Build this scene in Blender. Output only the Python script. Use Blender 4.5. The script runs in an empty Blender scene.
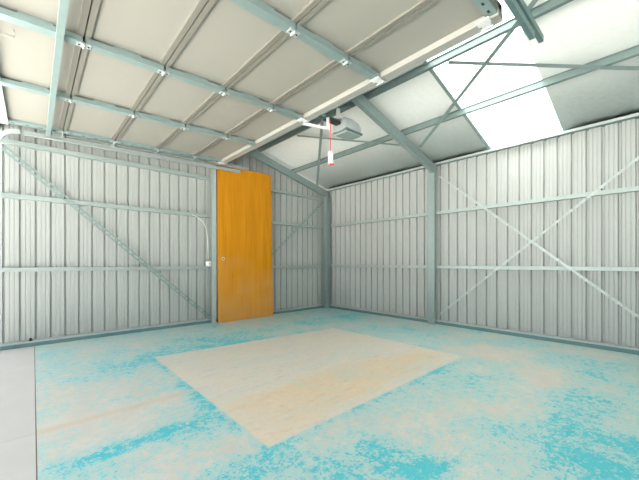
import bpy, bmesh, math, random
from mathutils import Vector, Matrix
random.seed(4)
C = bpy.context.scene.collection
S = bpy.context.scene

# ------------------------------------------------------------------ camera / frame numbers
F_PX, HORIZON, YAW, EYE = 314.282, 262.447, 0.7390671, 0.7674
XR, YL = 3.711, 3.894            # inner faces of the right-hand and left-hand wall framing
RIDGE_X, EAVE_Z, PITCH = 1.745, 2.03, 0.262
X_WEST = 2 * RIDGE_X - XR
Y_SOUTH = -2.1
RIDGE_Z = EAVE_Z + PITCH * (XR - RIDGE_X)
def roof(x): return RIDGE_Z - (PITCH * (x - RIDGE_X) if x > RIDGE_X else .155 * (RIDGE_X - x))

# ------------------------------------------------------------------ materials
def new_mat(name):
    m = bpy.data.materials.new(name); m.use_nodes = True
    n = m.node_tree.nodes; l = m.node_tree.links
    return m, n, l, n['Principled BSDF']
def simple(name, col, rough=.5, metal=0.0, var=.08, scale=8.0, bump=0.0, stretch=(1,1,1), spec=.4):
    m, n, l, b = new_mat(name)
    g = n.new('ShaderNodeNewGeometry'); mp = n.new('ShaderNodeMapping')
    mp.inputs['Scale'].default_value = stretch
    l.new(g.outputs['Position'], mp.inputs['Vector'])
    t = n.new('ShaderNodeTexNoise'); t.inputs['Scale'].default_value = scale; t.inputs['Detail'].default_value = 5
    l.new(mp.outputs[0], t.inputs['Vector'])
    mx = n.new('ShaderNodeMix'); mx.data_type = 'RGBA'
    mx.inputs[6].default_value = tuple(c*(1-var) for c in col) + (1,)
    mx.inputs[7].default_value = tuple(min(1, c*(1+var)) for c in col) + (1,)
    l.new(t.outputs['Fac'], mx.inputs[0]); l.new(mx.outputs[2], b.inputs['Base Color'])
    b.inputs['Roughness'].default_value = rough; b.inputs['Metallic'].default_value = metal
    b.inputs['Specular IOR Level'].default_value = spec
    if bump:
        bp = n.new('ShaderNodeBump'); bp.inputs['Strength'].default_value = bump; bp.inputs['Distance'].default_value = .01
        l.new(t.outputs['Fac'], bp.inputs['Height']); l.new(bp.outputs[0], b.inputs['Normal'])
    return m
M = {}
M['cladding'] = simple('wall_cladding', (.46,.485,.47), .45, 0, .02, 3, 0, (1,1,.25))
M['roofing'] = simple('roof_sheeting', (.88,.90,.88), .6, 0, .05, 26, .25)
M['galv'] = simple('galvanised_steel', (.29,.37,.36), .42, .3, .14, 22)
M['purlin'] = simple('roof_purlin_steel', (.22,.29,.28), .45, .3, .12, 22)
M['galv_light'] = simple('bright_galvanised_steel', (.49,.55,.54), .4, .3, .12, 25)
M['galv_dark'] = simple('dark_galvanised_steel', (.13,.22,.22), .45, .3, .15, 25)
M['girt'] = simple('girt_steel', (.40,.47,.455), .42, .3, .1, 18)
M['channel'] = simple('base_channel_steel', (.145,.26,.265), .5, .2, .15, 14)
M['door_cream'] = simple('garage_door_cream', (.335,.328,.29), .55, 0, .04, 2.5)
M['door_edge_shade'] = simple('garage_door_edge_shade', (.215,.21,.18), .55, 0, .05, 6)  # darker than the panels: shade bands at the section joints put into the colour
M['stile'] = simple('door_stile_steel', (.29,.385,.38), .4, .35, .12, 16)
M['rail'] = simple('top_rail_paint', (.38,.38,.35), .5, 0, .05, 8)
M['white'] = simple('white_paint', (.82,.83,.81), .4, 0, .03, 10)
M['black'] = simple('black_plastic', (.02,.025,.025), .5, 0, .1, 10)
M['grey_plastic'] = simple('grey_plastic', (.36,.40,.40), .45, 0, .05, 12)
M['plastic_dark'] = simple('dark_grey_plastic', (.11,.15,.15), .45, 0, .05, 12)
M['lens'] = simple('frosted_lens', (.26,.34,.32), .3, 0, .06, 20)
M['red'] = simple('red_cord', (.62,.04,.05), .6, 0, .1, 30)
M['brass'] = simple('lock_metal', (.72,.66,.52), .3, .6, .1, 40)
M['joint'] = simple('sandy_joint_filler', (.20,.16,.12), .9, 0, .3, 30)
M['hole'] = simple('dark_slot', (.03,.035,.035), .8, 0, .1, 10)

def skylight_material():
    m = bpy.data.materials.new('translucent_sheet'); m.use_nodes = True
    n = m.node_tree.nodes; l = m.node_tree.links; n.clear()
    o = n.new('ShaderNodeOutputMaterial')
    t = n.new('ShaderNodeBsdfTranslucent'); d = n.new('ShaderNodeBsdfDiffuse'); mx = n.new('ShaderNodeMixShader')
    g = n.new('ShaderNodeNewGeometry'); nz = n.new('ShaderNodeTexNoise'); nz.inputs['Scale'].default_value = 5
    l.new(g.outputs['Position'], nz.inputs['Vector'])
    r = n.new('ShaderNodeMix'); r.data_type = 'RGBA'
    r.inputs[6].default_value = (.44,.47,.47,1); r.inputs[7].default_value = (.50,.52,.51,1)
    l.new(nz.outputs['Fac'], r.inputs[0]); l.new(r.outputs[2], t.inputs['Color']); l.new(r.outputs[2], d.inputs['Color'])
    mx.inputs[0].default_value = .25
    l.new(t.outputs[0], mx.inputs[1]); l.new(d.outputs[0], mx.inputs[2]); l.new(mx.outputs[0], o.inputs['Surface'])
    return m
M['skylight'] = skylight_material()

def timber():
    m, n, l, b = new_mat('varnished_timber_veneer')
    tc = n.new('ShaderNodeTexCoord'); mp = n.new('ShaderNodeMapping'); mp.inputs['Scale'].default_value = (9, 9, .55)
    l.new(tc.outputs['Object'], mp.inputs['Vector'])
    a = n.new('ShaderNodeTexNoise'); a.inputs['Scale'].default_value = 2.2; a.inputs['Detail'].default_value = 8; a.inputs['Distortion'].default_value = .6
    l.new(mp.outputs[0], a.inputs['Vector'])
    c = n.new('ShaderNodeValToRGB'); e = c.color_ramp.elements
    e[0].position = .25; e[0].color = (.56,.21,.006,1); e[1].position = .75; e[1].color = (.72,.31,.014,1)
    x = e.new(.5); x.color = (.65,.265,.008,1)
    l.new(a.outputs['Fac'], c.inputs['Fac'])
    # paler tan towards the foot: reflected light put into the colour, broken by noise
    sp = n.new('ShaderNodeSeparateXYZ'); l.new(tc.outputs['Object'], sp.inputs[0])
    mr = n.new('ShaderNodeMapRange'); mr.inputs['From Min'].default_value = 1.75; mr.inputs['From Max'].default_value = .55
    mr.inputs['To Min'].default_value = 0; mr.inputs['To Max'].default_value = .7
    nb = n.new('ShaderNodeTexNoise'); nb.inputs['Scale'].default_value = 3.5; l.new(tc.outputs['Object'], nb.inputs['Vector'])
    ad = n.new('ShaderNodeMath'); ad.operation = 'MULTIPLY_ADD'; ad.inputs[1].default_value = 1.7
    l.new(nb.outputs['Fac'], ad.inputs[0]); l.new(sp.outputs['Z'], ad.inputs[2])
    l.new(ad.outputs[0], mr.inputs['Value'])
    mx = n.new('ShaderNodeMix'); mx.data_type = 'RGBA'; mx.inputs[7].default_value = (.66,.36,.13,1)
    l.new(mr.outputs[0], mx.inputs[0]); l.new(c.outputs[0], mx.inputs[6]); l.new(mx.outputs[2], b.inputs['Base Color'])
    b.inputs['Roughness'].default_value = .6; b.inputs['Specular IOR Level'].default_value = .15
    return m
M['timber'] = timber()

class Graph:
    """short helpers for building long node maths"""
    def __init__(s, n, l): s.n, s.l = n, l
    def m(s, op, a, b=None, c=None, clamp=False):
        q = s.n.new('ShaderNodeMath'); q.operation = op; q.use_clamp = clamp
        for i, v in enumerate((a, b, c)):
            if v is None: continue
            if isinstance(v, (int, float)): q.inputs[i].default_value = v
            else: s.l.new(v, q.inputs[i])
        return q.outputs[0]
    def ramp(s, v, a, b, lo=0., hi=1.):
        q = s.n.new('ShaderNodeMapRange'); q.interpolation_type = 'SMOOTHSTEP'
        s.l.new(v, q.inputs['Value'])
        for k, x in (('From Min', a), ('From Max', b), ('To Min', lo), ('To Max', hi)): q.inputs[k].default_value = x
        return q.outputs[0]
    def noise(s, vec, scale, detail=6, rough=.6, dist=0.):
        q = s.n.new('ShaderNodeTexNoise'); q.inputs['Scale'].default_value = scale; q.inputs['Detail'].default_value = detail
        q.inputs['Roughness'].default_value = rough; q.inputs['Distortion'].default_value = dist
        s.l.new(vec, q.inputs['Vector']); return q.outputs['Fac']
    def mix(s, f, a, b):
        q = s.n.new('ShaderNodeMix'); q.data_type = 'RGBA'
        for i, v in ((0, f), (6, a), (7, b)):
            if isinstance(v, (int, float)): q.inputs[i].default_value = v
            elif isinstance(v, tuple): q.inputs[i].default_value = v + (1,)
            else: s.l.new(v, q.inputs[i])
        return q.outputs[2]
    def blob(s, vx, vy, x, y, rx, ry, amp, ang=0.):
        dx = s.m('SUBTRACT', vx, x); dy = s.m('SUBTRACT', vy, y)
        ca, sa = math.cos(ang), math.sin(ang)
        u = s.m('MULTIPLY_ADD', dx, ca/rx, s.m('MULTIPLY', dy, sa/rx))
        v = s.m('MULTIPLY_ADD', dx, -sa/ry, s.m('MULTIPLY', dy, ca/ry))
        r2 = s.m('ADD', s.m('MULTIPLY', u, u), s.m('MULTIPLY', v, v))
        return s.m('MULTIPLY', s.m('EXPONENT', s.m('MULTIPLY', r2, -1.)), amp)

def floor_xy(px, py):
    """point of the floor that the photograph shows at this pixel"""
    s, c = math.sin(YAW), math.cos(YAW)
    d = F_PX * EYE / (py - HORIZON); l = (px - 319.5) / F_PX * d
    return c*l + s*d, -s*l + c*d

def floor_material():
    m, n, l, b = new_mat('worn_turquoise_concrete'); G = Graph(n, l)
    pos = n.new('ShaderNodeNewGeometry').outputs['Position']
    sp = n.new('ShaderNodeSeparateXYZ'); l.new(pos, sp.inputs[0]); X, Y = sp.outputs['X'], sp.outputs['Y']
    big = G.noise(pos, 1.1, 4, .55); mid = G.noise(pos, 4.5, 8, .68, .4); fine = G.noise(pos, 26, 8, .75); grit = G.noise(pos, 95, 4, .7)
    # how much paint is left
    A = G.m('MULTIPLY_ADD', big, .9, -.36)
    A = G.m('ADD', A, G.m('MULTIPLY_ADD', mid, 1.7, -.85))
    A = G.m('ADD', A, G.m('MULTIPLY_ADD', fine, 2.7, -1.35))
    A = G.m('ADD', A, G.m('MULTIPLY_ADD', grit, 1.9, -.95))
    for px, py, rx, ry, amp, ang in BLOBS:
        x, y = floor_xy(px, py); A = G.m('ADD', A, G.blob(X, Y, x, y, rx, ry, amp, ang))
    # paint built up in a rim along the bare rectangle
    rim = G.m('MULTIPLY', G.m('MULTIPLY', G.ramp(X, .66, .70), G.ramp(Y, 2.80, 2.74)), G.m('MULTIPLY', G.ramp(Y, 1.03, 1.08), G.ramp(X, 2.62, 2.3)))
    rim = G.m('MULTIPLY', rim, .24); A = G.m('ADD', A, rim)
    concrete = G.mix(G.noise(pos, 7, 7, .65), (.56,.53,.475), (.74,.71,.65))
    concrete = G.mix(G.ramp(G.noise(pos, 2.1, 3), .45, .75, 0, .5), concrete, (.68,.57,.43))
    wash = G.mix(G.noise(pos, 12, 6, .7), (.33,.58,.575), (.52,.68,.655))
    strong = G.mix(G.noise(pos, 9, 5, .7), (.025,.47,.57), (.14,.62,.67))
    col = G.mix(G.ramp(A, -.34, .20), concrete, wash)
    col = G.mix(G.ramp(A, .26, .66), col, strong)
    # the bare rectangle where something stood: edges a little ragged
    jit = G.m('MULTIPLY_ADD', G.noise(pos, 30, 5, .7), .026, -.013)
    Xj, Yj = G.m('ADD', X, jit), G.m('ADD', Y, jit)
    far = G.m('MULTIPLY_ADD', Xj, .0956, Yj)
    inside = G.m('MULTIPLY', G.m('MULTIPLY', G.ramp(Xj, .715, .731), G.ramp(Xj, 2.612, 2.59)),
                 G.m('MULTIPLY', G.ramp(Yj, 1.098, 1.114), G.ramp(far, 2.862, 2.846)))
    st = n.new('ShaderNodeMapping'); st.inputs['Scale'].default_value = (1., 4.5, 1.); st.inputs['Rotation'].default_value = (0, 0, math.radians(8)); l.new(pos, st.inputs['Vector'])
    patch = G.mix(G.ramp(G.noise(st.outputs[0], 1.6, 6, .6), .35, .7), (.73,.665,.56), (.68,.64,.585))
    tan = G.m('ADD', G.noise(st.outputs[0], .9, 4, .6), G.blob(X, Y, 1.6, 1.38, 1.1, .24, .55, .02))
    patch = G.mix(G.ramp(tan, .52, .92, 0, .9), patch, (.74,.59,.40))
    patch = G.mix(G.ramp(G.noise(st.outputs[0], 5.5, 8, .75), .52, .72, 0, .6), patch, (.42,.41,.39))
    patch = G.mix(G.ramp(fine, .5, .7, 0, .5), patch, (.82,.78,.71)); patch = G.mix(G.ramp(fine, .5, .3, 0, .45), patch, (.55,.52,.46))
    tintm = G.ramp(G.m('ADD', A, G.m('MULTIPLY', mid, .2)), .35, .8, 0, .35)
    patch = G.mix(tintm, patch, (.45,.64,.64))
    col = G.mix(inside, col, patch)
    # sandy line of the filled construction joint
    jl = G.m('ABSOLUTE', G.m('SUBTRACT', G.m('ADD', Y, G.m('MULTIPLY', jit, .6)), 1.90))
    jm = G.m('MULTIPLY', G.ramp(jl, .045, .004, 0, .55), G.ramp(X, .85, .60))
    col = G.mix(jm, col, (.66,.52,.37))
    l.new(col, b.inputs['Base Color'])
    b.inputs['Roughness'].default_value = .55; b.inputs['Specular IOR Level'].default_value = .35
    bp = n.new('ShaderNodeBump'); bp.inputs['Strength'].default_value = .12; bp.inputs['Distance'].default_value = .004
    l.new(fine, bp.inputs['Height']); l.new(bp.outputs[0], b.inputs['Normal'])
    return m
# (pixel, radius in m, radius in m, how much more or less paint, turn)
BLOBS = [
 (85,458,.30,.06,.34,.0),(130,447,.20,.07,.36,.1),(165,431,.08,.06,.34,.2),(203,424,.12,.07,.40,.0),(205,408,.05,.18,.34,.0),(188,390,.07,.14,.36,.0),
 (385,462,.22,.14,.22,.0),(432,462,.09,.10,.34,.0),(425,474,.14,.06,.30,.0),(330,470,.30,.12,.26,.0),(250,470,.20,.10,.24,.0),(590,462,.14,.22,.34,.0),(625,445,.1,.3,.25,0),(548,440,.16,.16,.16,.0),
 (120,366,.40,.22,.30,.0),(195,347,.6,.22,.24,.0),(260,330,.5,.2,.15,0),(600,405,.35,.30,.22,.0),(330,318,1.6,.25,.34,.0),(540,430,.5,.5,.18,0),(600,370,.4,.3,.15,0),(400,330,.4,.3,.16,0),(445,375,.2,.2,.16,0),
 (495,352,.26,.24,-.62,.0),(545,376,.26,.20,-.50,.0),(520,410,.16,.14,-.42,.0),(468,398,.14,.12,-.34,0),(590,352,.3,.2,-.2,0),
 (70,392,.28,.55,-.30,.0),(60,445,.18,.22,-.34,.0),(140,405,.32,.10,-.40,.0),(180,468,.30,.07,-.34,.0),
 (470,445,.25,.25,-.24,.0),(330,447,.16,.08,-.2,.0),(420,420,.2,.2,-.1,0)]
M['floor'] = floor_material()

def apron_material():
    m, n, l, b = new_mat('pale_concrete_apron'); G = Graph(n, l)
    pos = n.new('ShaderNodeNewGeometry').outputs['Position']
    sp = n.new('ShaderNodeSeparateXYZ'); l.new(pos, sp.inputs[0]); X, Y = sp.outputs['X'], sp.outputs['Y']
    col = G.mix(G.noise(pos, 5, 8, .7), (.54,.53,.51), (.64,.63,.60))
    col = G.mix(G.ramp(G.noise(pos, 40, 6, .7), .6, .8, 0, .3), col, (.60,.56,.50))
    jl = G.m('ABSOLUTE', G.m('SUBTRACT', Y, 1.905)); col = G.mix(G.ramp(jl, .014, .004, 0, .45), col, (.55,.49,.41))
    l.new(col, b.inputs['Base Color']); b.inputs['Roughness'].default_value = .8
    return m
M['apron'] = apron_material()

# ------------------------------------------------------------------ mesh helpers
class MB:
    def __init__(s): s.v = []; s.f = []; s.mi = []; s.mats = []
    def mat(s, m):
        if m not in s.mats: s.mats.append(m)
        return s.mats.index(m)
    def add(s, vs, fs, m):
        o = len(s.v); k = s.mat(m); s.v += [tuple(p) for p in vs]
        for f in fs: s.f.append([i+o for i in f]); s.mi.append(k)
    def box(s, x0, x1, y0, y1, z0, z1, m):
        s.add([(x0,y0,z0),(x1,y0,z0),(x1,y1,z0),(x0,y1,z0),(x0,y0,z1),(x1,y0,z1),(x1,y1,z1),(x0,y1,z1)],
              [(0,3,2,1),(4,5,6,7),(0,1,5,4),(1,2,6,5),(2,3,7,6),(3,0,4,7)], m)
    def sweep(s, prof, path, up, m, cap=True):
        """closed 2-D profile (side, up) along straight pieces of path"""
        path = [Vector(p) for p in path]; up = Vector(up); n = len(prof); base = len(s.v); vs = []; fs = []
        for i, p in enumerate(path):
            t = (path[min(i+1, len(path)-1)] - path[max(i-1, 0)]).normalized()
            sd = t.cross(up).normalized(); u = sd.cross(t).normalized()
            vs += [p + sd*a + u*b for a, b in prof]
        for i in range(len(path)-1):
            for j in range(n):
                k = (j+1) % n; fs.append((i*n+j, i*n+k, (i+1)*n+k, (i+1)*n+j))
        if cap: fs.append(tuple(range(n-1, -1, -1))); fs.append(tuple((len(path)-1)*n+j for j in range(n)))
        s.add(vs, fs, m)
    def tube(s, path, r, m, n=10):
        prof = [(r*math.cos(2*math.pi*i/n), r*math.sin(2*math.pi*i/n)) for i in range(n)]
        d = Vector(path[-1]) - Vector(path[0]); up = (0,0,1) if abs(d.normalized().z) < .9 else (1,0,0)
        s.sweep(prof, path, up, m)
    def bar(s, a, b, w, h, up, m): s.sweep([(-w/2,-h/2),(w/2,-h/2),(w/2,h/2),(-w/2,h/2)], [a, b], up, m)
    def cee(s, a, b, w, h, up, m, t=.004, lip=.014, flip=1):
        """lipped C section, open on the side"""
        q = flip; o = [(-w/2*q,-h/2),(w/2*q,-h/2),(w/2*q,-h/2+lip),((w/2-t)*q,-h/2+lip),((w/2-t)*q,-h/2+t),((-w/2+t)*q,-h/2+t),
             ((-w/2+t)*q,h/2-t),((w/2-t)*q,h/2-t),((w/2-t)*q,h/2-lip),(w/2*q,h/2-lip),(w/2*q,h/2),(-w/2*q,h/2)]
        s.sweep(o, [a, b], up, m)
    def hat(s, a, b, w, h, up, m, brim=.02, t=.004):
        """top-hat section hanging down from its brims"""
        o = [(-w/2-brim,h/2),(-w/2-brim,h/2-t),(-w/2,h/2-t),(-w/2*.8,-h/2),(w/2*.8,-h/2),(w/2,h/2-t),(w/2+brim,h/2-t),(w/2+brim,h/2)]
        s.sweep(o, [a, b], up, m)
    def build(s, name, parent=None, loc=(0,0,0), smooth=False, bevel=0.):
        me = bpy.data.meshes.new(name); L = Vector(loc)
        me.from_pydata([Vector(p)-L for p in s.v], [], s.f)
        for m in s.mats: me.materials.append(m)
        for p, k in zip(me.polygons, s.mi): p.material_index = k; p.use_smooth = smooth
        bm = bmesh.new(); bm.from_mesh(me); bmesh.ops.recalc_face_normals(bm, faces=bm.faces); bm.to_mesh(me); bm.free()
        o = bpy.data.objects.new(name, me); C.objects.link(o)
        if parent is not None: o.parent = parent
        else: o.location = L
        if bevel:
            b = o.modifiers.new('edges', 'BEVEL'); b.width = bevel; b.segments = 2; b.limit_method = 'ANGLE'
        return o
def struct(o): o['kind'] = 'structure'; return o
def tag(o, label, cat, group=None):
    o['label'] = label; o['category'] = cat
    if group: o['group'] = group
    return o
def empty(name, loc, rot=(0,0,0)):
    o = bpy.data.objects.new(name, None); C.objects.link(o); o.location = loc; o.rotation_euler = rot
    o.empty_display_size = .1; return o
def strip(pts, mode, tops, z0, m, name, thick=.003):
    """folded sheet: plan points (x, y) raised from z0 to tops"""
    mb = MB(); n = len(pts); vs = [(x,y,z0) for x,y in pts] + [(x,y,t) for (x,y),t in zip(pts, tops)]
    mb.add(vs, [(i, i+1, n+i+1, n+i) for i in range(n-1)], m)
    return mb

# ------------------------------------------------------------------ setting: floor
CL = .08                                    # cladding stands this far behind the framing line
mb = MB(); mb.box(.012, XR+CL+.05, Y_SOUTH-.05, YL+CL+.05, -.12, 0, M['floor']); struct(mb.build('floor'))
mb = MB(); mb.box(-14, .008, -9, 9, -.12, -.001, M['apron'])
mb.box(.008, .012, Y_SOUTH, YL, -.12, -.003, M['joint'])
struct(mb.build('driveway_apron'))
mb = MB(); mb.box(-40, 40, -40, 40, -.2, -.125, M['apron']); struct(mb.build('ground'))

# ------------------------------------------------------------------ setting: ribbed walls
def ribs(u0, u1, first, pitch=.109, depth=.024, wd=.014):
    """(u, outward offset) of a ribbed sheet: wide pans, narrow ribs folded outwards, two swages per pan"""
    out = [(u0, 0.)]; k = math.floor((u0-first)/pitch)+1; u = first + k*pitch
    while u < u1-.02:
        if u > u0+.02:
            out += [(u-wd,0),(u-wd*.55,depth),(u+wd*.55,depth),(u+wd,0)]
        for q in (.0385, .0705):
            if u0 < u+q-.006 and u+q+.006 < u1: out += [(u+q-.005,0),(u+q-.002,.0035),(u+q+.002,.0035),(u+q+.005,0)]
        u += pitch
    return out + [(u1, 0.)]
XC, YC = XR+CL, YL+CL
pr = ribs(Y_SOUTH, YC, .153)
mb = strip([(XC+d, u) for u, d in pr], 0, [roof(XC)+.004]*len(pr), .0, M['cladding'], 'wall_right'); o = struct(mb.build('wall_right'))
pr = ribs(X_WEST, XC, .02, .1075, .020, .010)
mb = strip([(u, YC+d) for u, d in pr], 0, [roof(u)-.01 for u, d in pr], .0, M['cladding'], 'wall_left'); struct(mb.build('wall_left'))
pr = ribs(X_WEST, XC, .02)
mb = strip([(u, Y_SOUTH-d) for u, d in pr], 0, [roof(u)-.01 for u, d in pr], .0, M['cladding'], 'wall_back'); struct(mb.build('wall_back'))
for o in list(C.objects):
    if o.name in ('wall_right', 'wall_left', 'wall_back'):
        sm = o.modifiers.new('sheet', 'SOLIDIFY'); sm.thickness = .003; sm.offset = 0
# unseen front of the shed: lintel only; second open doorway added for daylight
mb = MB(); mb.box(X_WEST-.05, X_WEST, Y_SOUTH, YC, 1.955, roof(X_WEST)-.015, M['cladding']); struct(mb.build('wall_front_unseen'))

# ------------------------------------------------------------------ setting: roof, with the gap for the skylight
SKY0, SKY1 = .655, 1.285
def wave(y0, y1, pitch=.0763, amp=.0009, k=8):
    n = int(round((y1-y0)/pitch*k)); return [(y0+(y1-y0)*i/n, amp*math.sin(2*math.pi*(y0+(y1-y0)*i/n)/pitch)) for i in range(n+1)]
def slope(mb, y0, y1, xa, xb, m, lift=.006):
    w = wave(y0, y1); n = len(w)
    mb.add([(xa,y,roof(xa)+h+lift) for y,h in w] + [(xb,y,roof(xb)+h+lift) for y,h in w], [(i,i+1,n+i+1,n+i) for i in range(n-1)], m)
mb = MB()
slope(mb, Y_SOUTH-.08, SKY0, RIDGE_X, XC+.12, M['roofing']); slope(mb, SKY1, YC+.08, RIDGE_X, XC+.12, M['roofing'])
slope(mb, Y_SOUTH-.08, YC+.08, X_WEST-.12, RIDGE_X, M['roofing'])
o = struct(mb.build('ceiling', smooth=True)); sm = o.modifiers.new('sheet','SOLIDIFY'); sm.thickness = .003; sm.offset = 0
mb = MB(); slope(mb, SKY0-.02, SKY1+.02, RIDGE_X+.02, XC+.12, M['skylight'], .0125)
root = empty('skylight', (2.75, .97, roof(2.75)))
tag(root, 'bright translucent white skylight sheet let into the sloping grey roof', 'skylight')
o = mb.build('translucent_sheet', root, root.location, smooth=True)
mb = MB(); mb.bar((RIDGE_X+.3, SKY1+.012, roof(RIDGE_X+.3)-.008), (XR, SKY1+.012, roof(XR)-.008), .03, .008, (0,0,1), M['galv'])
mb.build('rib_shadow_strip', root, root.location)  # strip added to stand for the rib's shadow along the skylight edge

# ------------------------------------------------------------------ setting: base channels
def base_channel(name, boxes):
    mb = MB()
    for fn in boxes: fn(mb)
    struct(mb.build(name))
def ch_r(mb):
    mb.box(XR, XR+.004, Y_SOUTH, YL, 0, .048, M['channel']); mb.box(XR+.004, XC-.004, Y_SOUTH, YL, .044, .048, M['galv_light']); mb.box(XR+.004, XC-.004, Y_SOUTH, YL, 0, .004, M['channel'])
    mb.box(XR-.001, XR, Y_SOUTH, YL, .036, .049, M['galv_light'])
def ch_l(mb):
    mb.box(X_WEST, XR, YL, YL+.004, 0, .048, M['channel']); mb.box(X_WEST, XR, YL+.004, YC-.004, .044, .048, M['galv_light']); mb.box(X_WEST, XR, YL+.004, YC-.004, 0, .004, M['channel'])
    mb.box(X_WEST, XR, YL-.001, YL, .034, .049, M['galv_light'])
base_channel('baseboard_right', [ch_r]); base_channel('baseboard_left', [ch_l])

# ------------------------------------------------------------------ steel frame
def rafter_z(x, off): return roof(x) - off
PUR = .058                                   # depth of the purlins between sheet and rafter
def rafter(y, label, flip):
    mb = MB(); h = .10; z = PUR + h/2 + .006
    for xa, xb in ((XR-.012, RIDGE_X), (RIDGE_X, X_WEST+.04)):
        mb.cee((xa,y,roof(xa)-z), (xb,y,roof(xb)-z), .05, h, (0,0,1), M['galv'], .005, .016, flip if xa > xb and xa > RIDGE_X else flip)
    mb.box(RIDGE_X-.09, RIDGE_X+.09, y-.03, y-.026, roof(RIDGE_X)-.175, roof(RIDGE_X)-.075, M['galv'])
    return tag(mb.build('roof_rafter'), label, 'rafter', 'steel roof rafters')
rafter(1.93, 'steel roof rafter rising from the mid-wall post of the right wall', 1)
rafter(YL-.03, 'steel gable rafter sloping along the top of the left wall to the corner', 1)
PRX, PRY = XR-.05, 1.957                     # post of the right wall
def post(a0, a1, b0, b1, z1, label, open_axis, name='steel_post', face=None):
    """upright lipped C: closed web on three sides"""
    root = empty(name, ((a0+a1)/2, (b0+b1)/2, 0)); L = root.location
    mb = MB(); ca, cb = (a0+a1)/2, (b0+b1)/2; w, h = (a1-a0), (b1-b0)
    if open_axis == 'x+': mb.cee((ca,cb,0), (ca,cb,z1), w, h, (0,1,0), M['galv'], .004, .015, 1)
    if open_axis == 'x-': mb.cee((ca,cb,0), (ca,cb,z1), w, h, (0,1,0), M['galv'], .004, .015, -1)
    if open_axis == 'y': mb.cee((ca,cb,0), (ca,cb,z1), h, w, (1,0,0), M['galv'], .004, .015, 1)
    if face: mb.box(a0+.003, a1, b0-.0015, b0+.001, .0, z1, face)
    mb.build('column', root, L)
    p = MB(); p.box(a0+.006, a1-.006, b0+.006, b1-.006, .0, .008, M['galv_light']); p.tube([(ca,cb,.008),(ca,cb,.035)], .008, M['galv_light'])
    p.build('base_plate', root, L)
    tag(root, label, 'post', 'steel wall posts'); return root
post(XR-.052, XR-.002, PRY-.045, PRY+.045, roof(XR-.05)-.10, 'steel wall post halfway along the right wall where the cross straps start', 'y')
post(XR-.078, XR-.002, YL-.08, YL-.004, roof(XR-.05)-.17, 'steel corner post in the far corner where the two ribbed walls meet', 'x-')
JPX0, JPX1 = 1.666, 1.722
post(JPX0, JPX1, YL-.055, YL-.003, 1.965, 'upright steel post standing beside the orange timber door', 'x-', face=M['galv_light'])

def purlin(x, label, w=.028):
    mb = MB(); mb.hat((x, Y_SOUTH, roof(x)-PUR/2-.002), (x, YC-.005, roof(x)-PUR/2-.002), w, PUR, (PITCH,0,1), M['purlin'], .010)
    return tag(mb.build('roof_purlin'), label, 'purlin', 'roof purlins')
purlin(3.0, 'lower roof purlin running under the middle of the skylight')
purlin(2.365, 'upper roof purlin just beyond the edge of the raised garage door')
mb = MB(); ez = roof(XC)
mb.box(XR+.005, XR+.009, Y_SOUTH, YC-.01, ez-.014, ez+.002, M['galv_dark']); mb.box(XC-.003, XC+.06, Y_SOUTH, YC-.01, ez-.016, ez-.006, M['galv_dark']); mb.box(XR+.005, XC-.003, Y_SOUTH, YC-.01, ez-.013, ez-.010, M['galv'])
mb.sweep([(-.006,-.012),(.006,-.012),(.006,.012),(-.006,.012)], [(XR-.001,Y_SOUTH,ez-.012),(XR-.001,YC-.09,ez-.012)], (0,0,1), M['galv_light'])
tag(mb.build('eave_purlin'), 'long eave member running along the top of the right wall under the roof edge', 'purlin', 'roof purlins')

GD = .02                                     # girts start this far behind the framing line
def girt_right(z, label):
    mb = MB(); mb.cee(((XR+GD+XC)/2, Y_SOUTH, z), ((XR+GD+XC)/2, YL, z), XC-XR-GD-.002, .038, (0,0,1), M['girt'], .004, .014, 1)
    mb.box(XR+GD-.001, XR+GD+.004, Y_SOUTH, YL, z-.019, z+.019, M['girt'])
    return tag(mb.build('wall_girt'), label, 'girt', 'right wall girts')
girt_right(1.388, 'upper horizontal girt on the right wall, above the crossing of the straps')
girt_right(.711, 'lower horizontal girt on the right wall, below the crossing of the straps')
def girt_left(z, label):
    mb = MB(); y = (YL+GD+YC)/2
    mb.cee((X_WEST+.01, y, z), (XR, y, z), YC-YL-GD-.002, .038, (0,0,1), M['girt'], .004, .014, -1)
    mb.box(X_WEST+.01, XR, YL+GD-.001, YL+GD+.004, z-.019, z+.019, M['girt'])
    return tag(mb.build('wall_girt'), label, 'girt', 'left wall girts')
girt_left(1.842, 'topmost girt on the left wall, close under the garage door track')
girt_left(1.362, 'middle girt on the left wall, just above the curved power cable')
girt_left(.702, 'lowest girt on the left wall, just below the power outlet')

# ------------------------------------------------------------------ flat strap braces
def strap(a, b, normal, w, m, label, cat='brace', group=None, slot=.045, gap=.03, t=.0025, name='strap_brace', solid=False):
    a, b, nrm = Vector(a), Vector(b), Vector(normal).normalized(); d = (b-a); Ln = d.length; d.normalize(); sd = nrm.cross(d).normalized()
    mb = MB()
    def bx(u0, u1, v0, v1):
        vs = [a + d*u + sd*v + nrm*q for q in (-t/2, t/2) for u, v in ((u0,v0),(u1,v0),(u1,v1),(u0,v1))]
        mb.add(vs, [(0,3,2,1),(4,5,6,7),(0,1,5,4),(1,2,6,5),(2,3,7,6),(3,0,4,7)], m)
    if solid: bx(0, Ln, -w/2, w/2)
    else:
        q = w*.2
        bx(0, Ln, -w/2, -q); bx(0, Ln, q, w/2); u = 0.
        while u < Ln: bx(u, min(u+gap, Ln), -q, q); u += gap+slot
    return tag(mb.build(name), label, cat, group)
s_, c_ = math.sin(YAW), math.cos(YAW)
def ray(px, py):
    l = (px-319.5)/F_PX; return Vector((c_*l+s_, -s_*l+c_, (HORIZON-py)/F_PX))
def on_x(px, py, x): r = ray(px, py); return Vector((0,0,EYE)) + r*(x/r.x)
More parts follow.
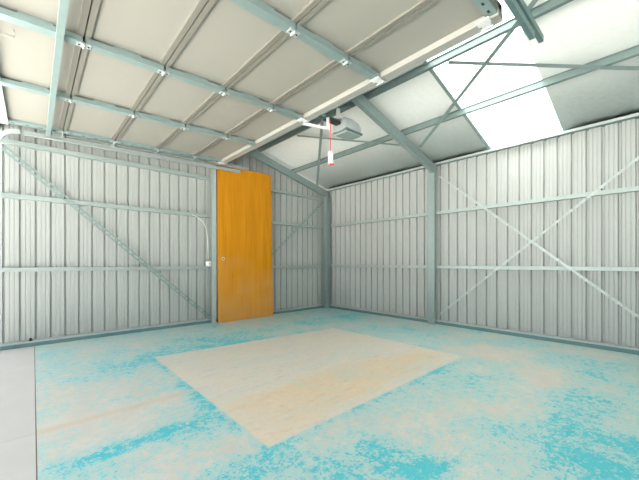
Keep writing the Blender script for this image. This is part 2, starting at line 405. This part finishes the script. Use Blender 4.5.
def on_y(px, py, y): r = ray(px, py); return Vector((0,0,EYE)) + r*(y/r.y)
GR = 'strap braces crossing on the right wall'
strap(on_x(439,176,XR+.0175), on_x(652,326.5,XR+.0175), (1,0,0), .023, M['galv_light'], 'strap brace on the right wall running from the post top down to the right', group=GR, gap=.10, slot=.016)
strap(on_x(440,314,XR+.0150), on_x(652,147,XR+.0150), (1,0,0), .023, M['galv_light'], 'strap brace on the right wall running from the post foot up to the right', group=GR, gap=.10, slot=.016)
GL = 'perforated strap braces on the left wall'
strap(on_y(3,147,YL+.0175), on_y(213,320,YL+.012), (0,1,0), .050, M['galv'], 'long perforated strap brace falling across the left wall towards the post by the door', group=GL)
strap(on_y(249,279,YL+.0175), on_y(323,202,YL+.012), (0,1,0), .040, M['galv'], 'short strap brace between the orange door and the far corner', group=GL)
RN = (PITCH, 0, 1)
def rp(x, y, off): return (x, y, roof(x)-off)
GF = 'roof strap braces'
def roof_strap(xa, ya, xb, yb, off, label): strap(rp(xa,ya,off), rp(xb,yb,off), RN, .032, M['galv'], label, group=GF, solid=True)
roof_strap(3.26, 1.875, 1.80, -.06, .0645, 'roof strap crossing the skylight up towards the garage door track end')
roof_strap(2.37, 1.125, 3.42, -.29, .0685, 'roof strap running nearly level across the skylight to the right edge')
roof_strap(2.38, 3.02, 3.19, 1.965, .0645, 'roof strap running nearly level behind the hanging red cord to the rafter')
roof_strap(1.80, 1.88, 3.44, 3.835, .0685, 'roof strap running steeply down to the far corner, behind the garage opener')

# ------------------------------------------------------------------ raised sectional garage door
TILT = math.atan(.037)
droot = empty('sectional_garage_door', (0, 2.14, 1.968), (0, -TILT, 0))
tag(droot, 'raised cream sectional garage door with steel stiffeners, lying under the roof', 'garage door')
DY0, DY1 = .555, 3.735; yl0, yl1 = DY0-2.14, DY1-2.14
STILES = [(.585,.05),(1.30,.055),(2.10,.055),(2.885,.055),(3.69,.075)]
JX = [-.185, .20, .60, 1.0, 1.40, 1.765]
def loc_box(mb, x0, x1, y0, y1, z0, z1, m): mb.box(x0, x1, y0, y1, z0, z1, m)
for i in range(5):
    xa, xb = JX[i]+.003, JX[i+1]-.003
    mb = MB(); loc_box(mb, xa+.001, xb-.001, yl0, yl1, 0, .034, M['door_cream'])
    last = i == 4
    mb.box(xa, xa+.026, yl0, yl1, -.012, .036, M['door_edge_shade'])
    if not last: mb.box(xb-.026, xb, yl0, yl1, -.012, .036, M['door_edge_shade'])
    sec = mb.build('door_section', droot)
    if last:
        e = MB(); e.box(xb-.055, xb, yl0, yl1, -.034, .036, M['rail']); e.box(xb, xb+.012, yl0, yl1, -.034, -.006, M['galv_light']); e.build('top_rail', sec)
    for k, (yc, w) in enumerate(STILES):
        y = yc-2.14; st = MB(); end = k in (0, 4)
        x1 = xb-.056 if last else xb-.004
        x0 = xa+.004; Lx = x1-x0
        if not end:
            st.box(x0, x1, y-w/2, y+w/2, -.040, -.013, M['stile'])            # folded channel
            st.box(x0+Lx*.33, x0+Lx*.68, y-w/2+.002, y+w/2-.002, -.0135, 0, M['stile'])
            st.box(x0, x1, y-w/2-.002, y-w/2+.002, -.030, -.012, M['stile'])
        else:
            st.box(x0, x1, y-w/2, y+w/2, -.022, 0, M['stile'])
            for q in (.14, .38, .62, .86):
                cx = x0+Lx*q; st.box(cx-.011, cx+.011, y-.005, y+.006, -.0228, -.0215, M['hole'])
        st.build('stile', sec)
        if i < 4:
            h = MB(); X = JX[i+1]; zb = -.0405 if not end else -.0225
            h.box(X-.032, X-.005, y-.020, y+.020, zb-.004, zb, M['galv_light']); h.box(X+.005, X+.032, y-.020, y+.020, zb-.004, zb, M['galv_light'])
            h.tube([(X, y-.020, zb-.004), (X, y+.020, zb-.004)], .0075, M['galv_light'])
            for sx in (-.02, .02): h.tube([(X+sx, y, zb-.007), (X+sx, y, zb-.003)], .005, M['hole'], 8)
            if end:
                sgn = 1 if k == 4 else -1
                h.tube([(X, y, zb-.008), (X, y+sgn*.092, zb-.008)], .005, M['galv_light'])
                h.tube([(X, y+sgn*.078, zb-.008), (X, y+sgn*.096, zb-.008)], .014, M['galv_light'], 14)
            h.build('hinge', sec)
mb = MB(); mb.cee((.098, yl0, -.056), (.098, yl1, -.056), .030, .028, (0,0,1), M['stile'], .004, .010, 1)
mb.box(.086, .110, yl0, yl1, -.044, -.0405, M['galv_light']); mb.build('reinforcing_strut', droot)
mb = MB(); mb.box(-.205, -.155, yl0, yl1, -.030, -.013, M['galv_light']); mb.box(-.212, -.188, yl0, yl1, -.016, .036, M['plastic_dark']); mb.build('bottom_rail', droot)
mb = MB(); mb.tube([(-.16, 2.24-2.14, -.05), (-.075, 2.235-2.14, -.05), (-.068, 2.235-2.14, -.035), (-.075, 2.235-2.14, -.012)], .006, M['door_cream']); mb.build('lock_rod', droot)
for yc in (.62, 1.30, 2.10, 3.67):
    mb = MB(); y = yc-2.14
    mb.box(1.675, 1.715, y-.03, y+.03, -.046, -.036, M['white']); mb.box(1.70, 1.775, y-.022, y+.022, -.040, -.035, M['white']); mb.tube([(1.745,y-.03,-.047),(1.745,y+.03,-.047)], .006, M['galv_light'])
    mb.build('top_bracket', droot)

# ------------------------------------------------------------------ tracks either side of the raised door
def track(yw, sgn, name, label, m, zoff, xend=(2.035, 2.17)):
    """sgn points from the track to the door"""
    root = empty(name, (1.0, yw, 1.9)); L = root.location
    def zt(x): return 1.952+zoff+.030*x
    U = [(-.012,-.018),(.012,-.018),(.012,-.010),(.009,-.010),(.009,-.015),(-.009,-.015),(-.009,.015),(.009,.015),(.009,.010),(.012,.010),(.012,.018),(-.012,.018)]
    if sgn > 0: U = [(-a, b) for a, b in U]
    mb = MB(); path = [(-.06,yw,zt(-.06)-.002)] + [(x,yw,zt(x)) for x in (.1,.6,1.2,xend[0])]
    mb.sweep(U, path[::1], (0,0,1), m); mb.build('lower_rail', root, L)
    mb = MB(); mb.sweep(U, [(x,yw-sgn*.004,zt(x)+.056) for x in (.15,.8,xend[1])], (0,0,1), m); mb.build('upper_rail', root, L)
    mb = MB(); r = .14; cx, cz = -.085, zt(-.06)-r
    arc = [(cx-r*math.sin(a), yw, cz+r*math.cos(a)) for a in [i*math.pi/2/10 for i in range(11)]]
    mb.sweep(U, arc, (0,1,0) if False else (.3,0,1), M['galv_light']); mb.build('curved_rail', root, L)
    mb = MB(); mb.box(cx-r-.018, cx-r+.018, yw-.012, yw+.012, 0.0, cz, m); mb.build('vertical_rail', root, L)
    for x in (.55, 1.55):
        mb = MB(); mb.box(x-.016, x+.016, yw-sgn*.022, yw-sgn*.013, zt(x)-.02, zt(x)+.10, m); mb.build('splice_plate', root, L)
    mb = MB(); x = 1.62; mb.box(x-.018, x+.018, yw-sgn*.030, yw-sgn*.022, zt(x)-.02, roof(x)-.07, m); mb.build('hanger', root, L)
    tag(root, label, 'door track', 'garage door tracks'); return root
track(3.800, -1, 'door_track', 'garage door track along the left wall, ending above the orange door', M['galv_light'], -.040)
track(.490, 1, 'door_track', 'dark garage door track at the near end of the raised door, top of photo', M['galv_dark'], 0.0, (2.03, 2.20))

# ------------------------------------------------------------------ garage door opener
oroot = empty('garage_door_opener', (2.30, 2.09, 2.02)); L = oroot.location
tag(oroot, 'grey garage door opener with frosted lens hanging under the roof', 'garage opener')
mb = MB(); zc = 2.075; y0 = 2.09
sec = [(2.15,.070,.050,.045),(2.165,.086,.068,.055),(2.25,.096,.072,.06),(2.35,.088,.058,.056),(2.40,.066,.034,.044)]
prof_n = 16; vs = []; fs = []
for x, hw, up, dn in sec:
    for j in range(prof_n):
        a = 2*math.pi*j/prof_n; ca, sa = math.cos(a), math.sin(a)
        e = lambda v: math.copysign(abs(v)**.5, v)
        vs.append((x, y0+hw*e(ca), zc+(up if sa > 0 else dn)*e(sa)))
for i in range(len(sec)-1):
    for j in range(prof_n): k = (j+1) % prof_n; fs.append((i*prof_n+j, i*prof_n+k, (i+1)*prof_n+k, (i+1)*prof_n+j))
fs += [tuple(range(prof_n)), tuple((len(sec)-1)*prof_n+j for j in range(prof_n))]
mb.add(vs, fs, M['grey_plastic']); mb.build('motor_housing', oroot, L)
mb = MB(); mb.box(2.16, 2.405, y0-.092, y0+.092, zc-.058, zc-.038, M['plastic_dark']); mb.build('lower_trim', oroot, L, bevel=.01)
mb = MB(); mb.box(2.175, 2.385, y0-.078, y0+.078, zc-.076, zc-.052, M['lens']); mb.build('lamp_lens', oroot, L, bevel=.012)
mb = MB(); mb.bar((1.62,y0,2.088),(2.16,y0,2.105), .032, .03, (0,0,1), M['galv_dark']); mb.build('drive_rail', oroot, L)
mb = MB(); mb.box(1.98, 2.15, y0-.028, y0+.028, 2.075, 2.10, M['black']); mb.build('rail_end', oroot, L)
mb = MB()
mb.box(2.145, 2.185, y0+.01, y0+.03, 2.08, 2.245, M['white']); mb.box(2.12, 2.25, y0-.05, y0+.05, 2.128, 2.138, M['white'])
mb.build('mounting_bracket', oroot, L)
mb = MB(); mb.bar((2.165,y0+.02,2.235),(2.35,y0+.02,roof(2.35)-.062), .02, .006, (0,1,0), M['galv']); mb.build('hanger', oroot, L)
mb = MB(); mb.bar((1.755,2.13,1.985),(1.985,2.065,1.985), .022, .02, (0,0,1), M['white']); mb.bar((1.985,2.065,1.975),(1.985,2.065,2.085), .022, .02, (1,0,0), M['white']); mb.build('door_arm', oroot, L)
cx, cy = 1.996, 2.040
mb = MB(); mb.tube([(cx,cy,2.06),(cx,cy,1.77)], .0035, M['red'], 8); cord = mb.build('release_cord', oroot, L)
mb = MB(); mb.box(cx-.014, cx+.014, cy-.018, cy+.018, 1.668, 1.772, M['white']); mb.build('instruction_tag', cord)
t_ = MB(); 
bpy.data.objects['instruction_tag'].data.transform(Matrix.Translation(-Vector(L)))
mb = MB(); mb.tube([(cx,cy-.036,1.652),(cx,cy+.036,1.652)], .006, M['red'], 10); mb.tube([(cx,cy,1.652),(cx,cy,1.67)], .0035, M['red'], 8); h = mb.build('pull_handle', cord); h.data.transform(Matrix.Translation(-Vector(L)))

# ------------------------------------------------------------------ orange timber door leaf leaning on the girts
DX0, DX1 = 1.740, 2.556
lean = math.atan2(.058, 2.04)
leaf = empty('door_leaf', ((DX0+DX1)/2, YL-.099, 0), (-lean, 0, 0))
tag(leaf, 'orange varnished timber door leaf standing against the ribbed left wall', 'door')
w = (DX1-DX0)/2
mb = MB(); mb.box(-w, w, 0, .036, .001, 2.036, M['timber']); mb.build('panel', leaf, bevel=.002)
mb = MB(); lx, lz = -w+.062, .815
ring = [(.022,0),(.022,-.008),(.012,-.010),(.009,-.004)]
n = 20; vs = []; fs = []
for r, d in ring: vs += [(lx+r*math.cos(2*math.pi*j/n), d, lz+r*math.sin(2*math.pi*j/n)) for j in range(n)]
for i in range(len(ring)-1):
    for j in range(n): k = (j+1) % n; fs.append((i*n+j, i*n+k, (i+1)*n+k, (i+1)*n+j))
mb.add(vs, fs, M['brass']); mb.add([(lx+  .0092*math.cos(2*math.pi*j/n), -.0042, lz+  .0092*math.sin(2*math.pi*j/n)) for j in range(n)], [tuple(range(n))], M['hole'])
mb.build('lock_rose', leaf)

# ------------------------------------------------------------------ outlet and cable by the post
oy = YL-.012
p = on_y(208.6, 263.8, oy); root = empty('power_outlet', (p.x, oy, p.z-.03)); L = root.location
tag(root, 'small white power outlet box mounted against the steel post left of the orange door', 'outlet')
mb = MB(); mb.box(p.x-.026, p.x+.016, oy-.050, oy+.03, p.z-.032, p.z+.032, M['white']); mb.build('box', root, L, bevel=.006)
mb = MB(); mb.box(p.x-.020, p.x+.010, oy-.054, oy-.049, p.z-.024, p.z+.024, M['white'])
for sx in (-.011,.001): mb.box(p.x+sx-.0015, p.x+sx+.0015, oy-.0546, oy-.0538, p.z-.006, p.z+.008, M['hole'])
mb.build('face_plate', root, L)
pts = [on_y(x, y, YL+.006) for x, y in ((192,214.5),(197,217),(202.5,221.5),(206,228),(207.6,238),(208,250),(208.3,258.5))]
mb = MB(); mb.tube(pts, .0045, M['white'], 8); tag(mb.build('power_cable', smooth=True), 'white power cable curving down from the girt to the outlet box', 'cable')
q = on_y(30.6, 338.2, YL+.02); mb = MB(); mb.tube([(q.x,YL+.022,.0485),(q.x,YL+.022,.056)], .016, M['hole'], 6); mb.tube([(q.x,YL+.022,.056),(q.x,YL+.022,.074)], .009, M['hole'], 8)
tag(mb.build('anchor_bolt'), 'small dark anchor bolt on the bottom channel near the left end of the wall', 'bolt')

# ------------------------------------------------------------------ daylight
W = bpy.data.worlds.new('daylight'); S.world = W; W.use_nodes = True
n = W.node_tree.nodes; l = W.node_tree.links; bg = n['Background']
bg.inputs['Color'].default_value = (.90,.95,1.0,1); bg.inputs['Strength'].default_value = .66
sun = bpy.data.lights.new('sun', 'SUN'); sun.energy = 17.0; sun.angle = math.radians(1.0); sun.color = (1,.96,.9)
so = bpy.data.objects.new('sun', sun); C.objects.link(so)
so.rotation_euler = Vector((-.28,-.20,-.94)).to_track_quat('-Z','Y').to_euler()

# ------------------------------------------------------------------ camera
cam = bpy.data.cameras.new('camera'); co = bpy.data.objects.new('camera', cam); C.objects.link(co)
co.location = (0, 0, EYE); co.rotation_euler = (math.pi/2, 0, -YAW)
cam.sensor_fit = 'HORIZONTAL'; cam.sensor_width = 36; cam.lens = 36*F_PX/639; cam.shift_y = (HORIZON-240)/639; cam.clip_start = .02
S.camera = co
S.view_settings.view_transform = 'Standard'; S.view_settings.look = 'None'; S.view_settings.gamma = 1; S.view_settings.use_curve_mapping = False
S.view_settings.exposure = 1.45
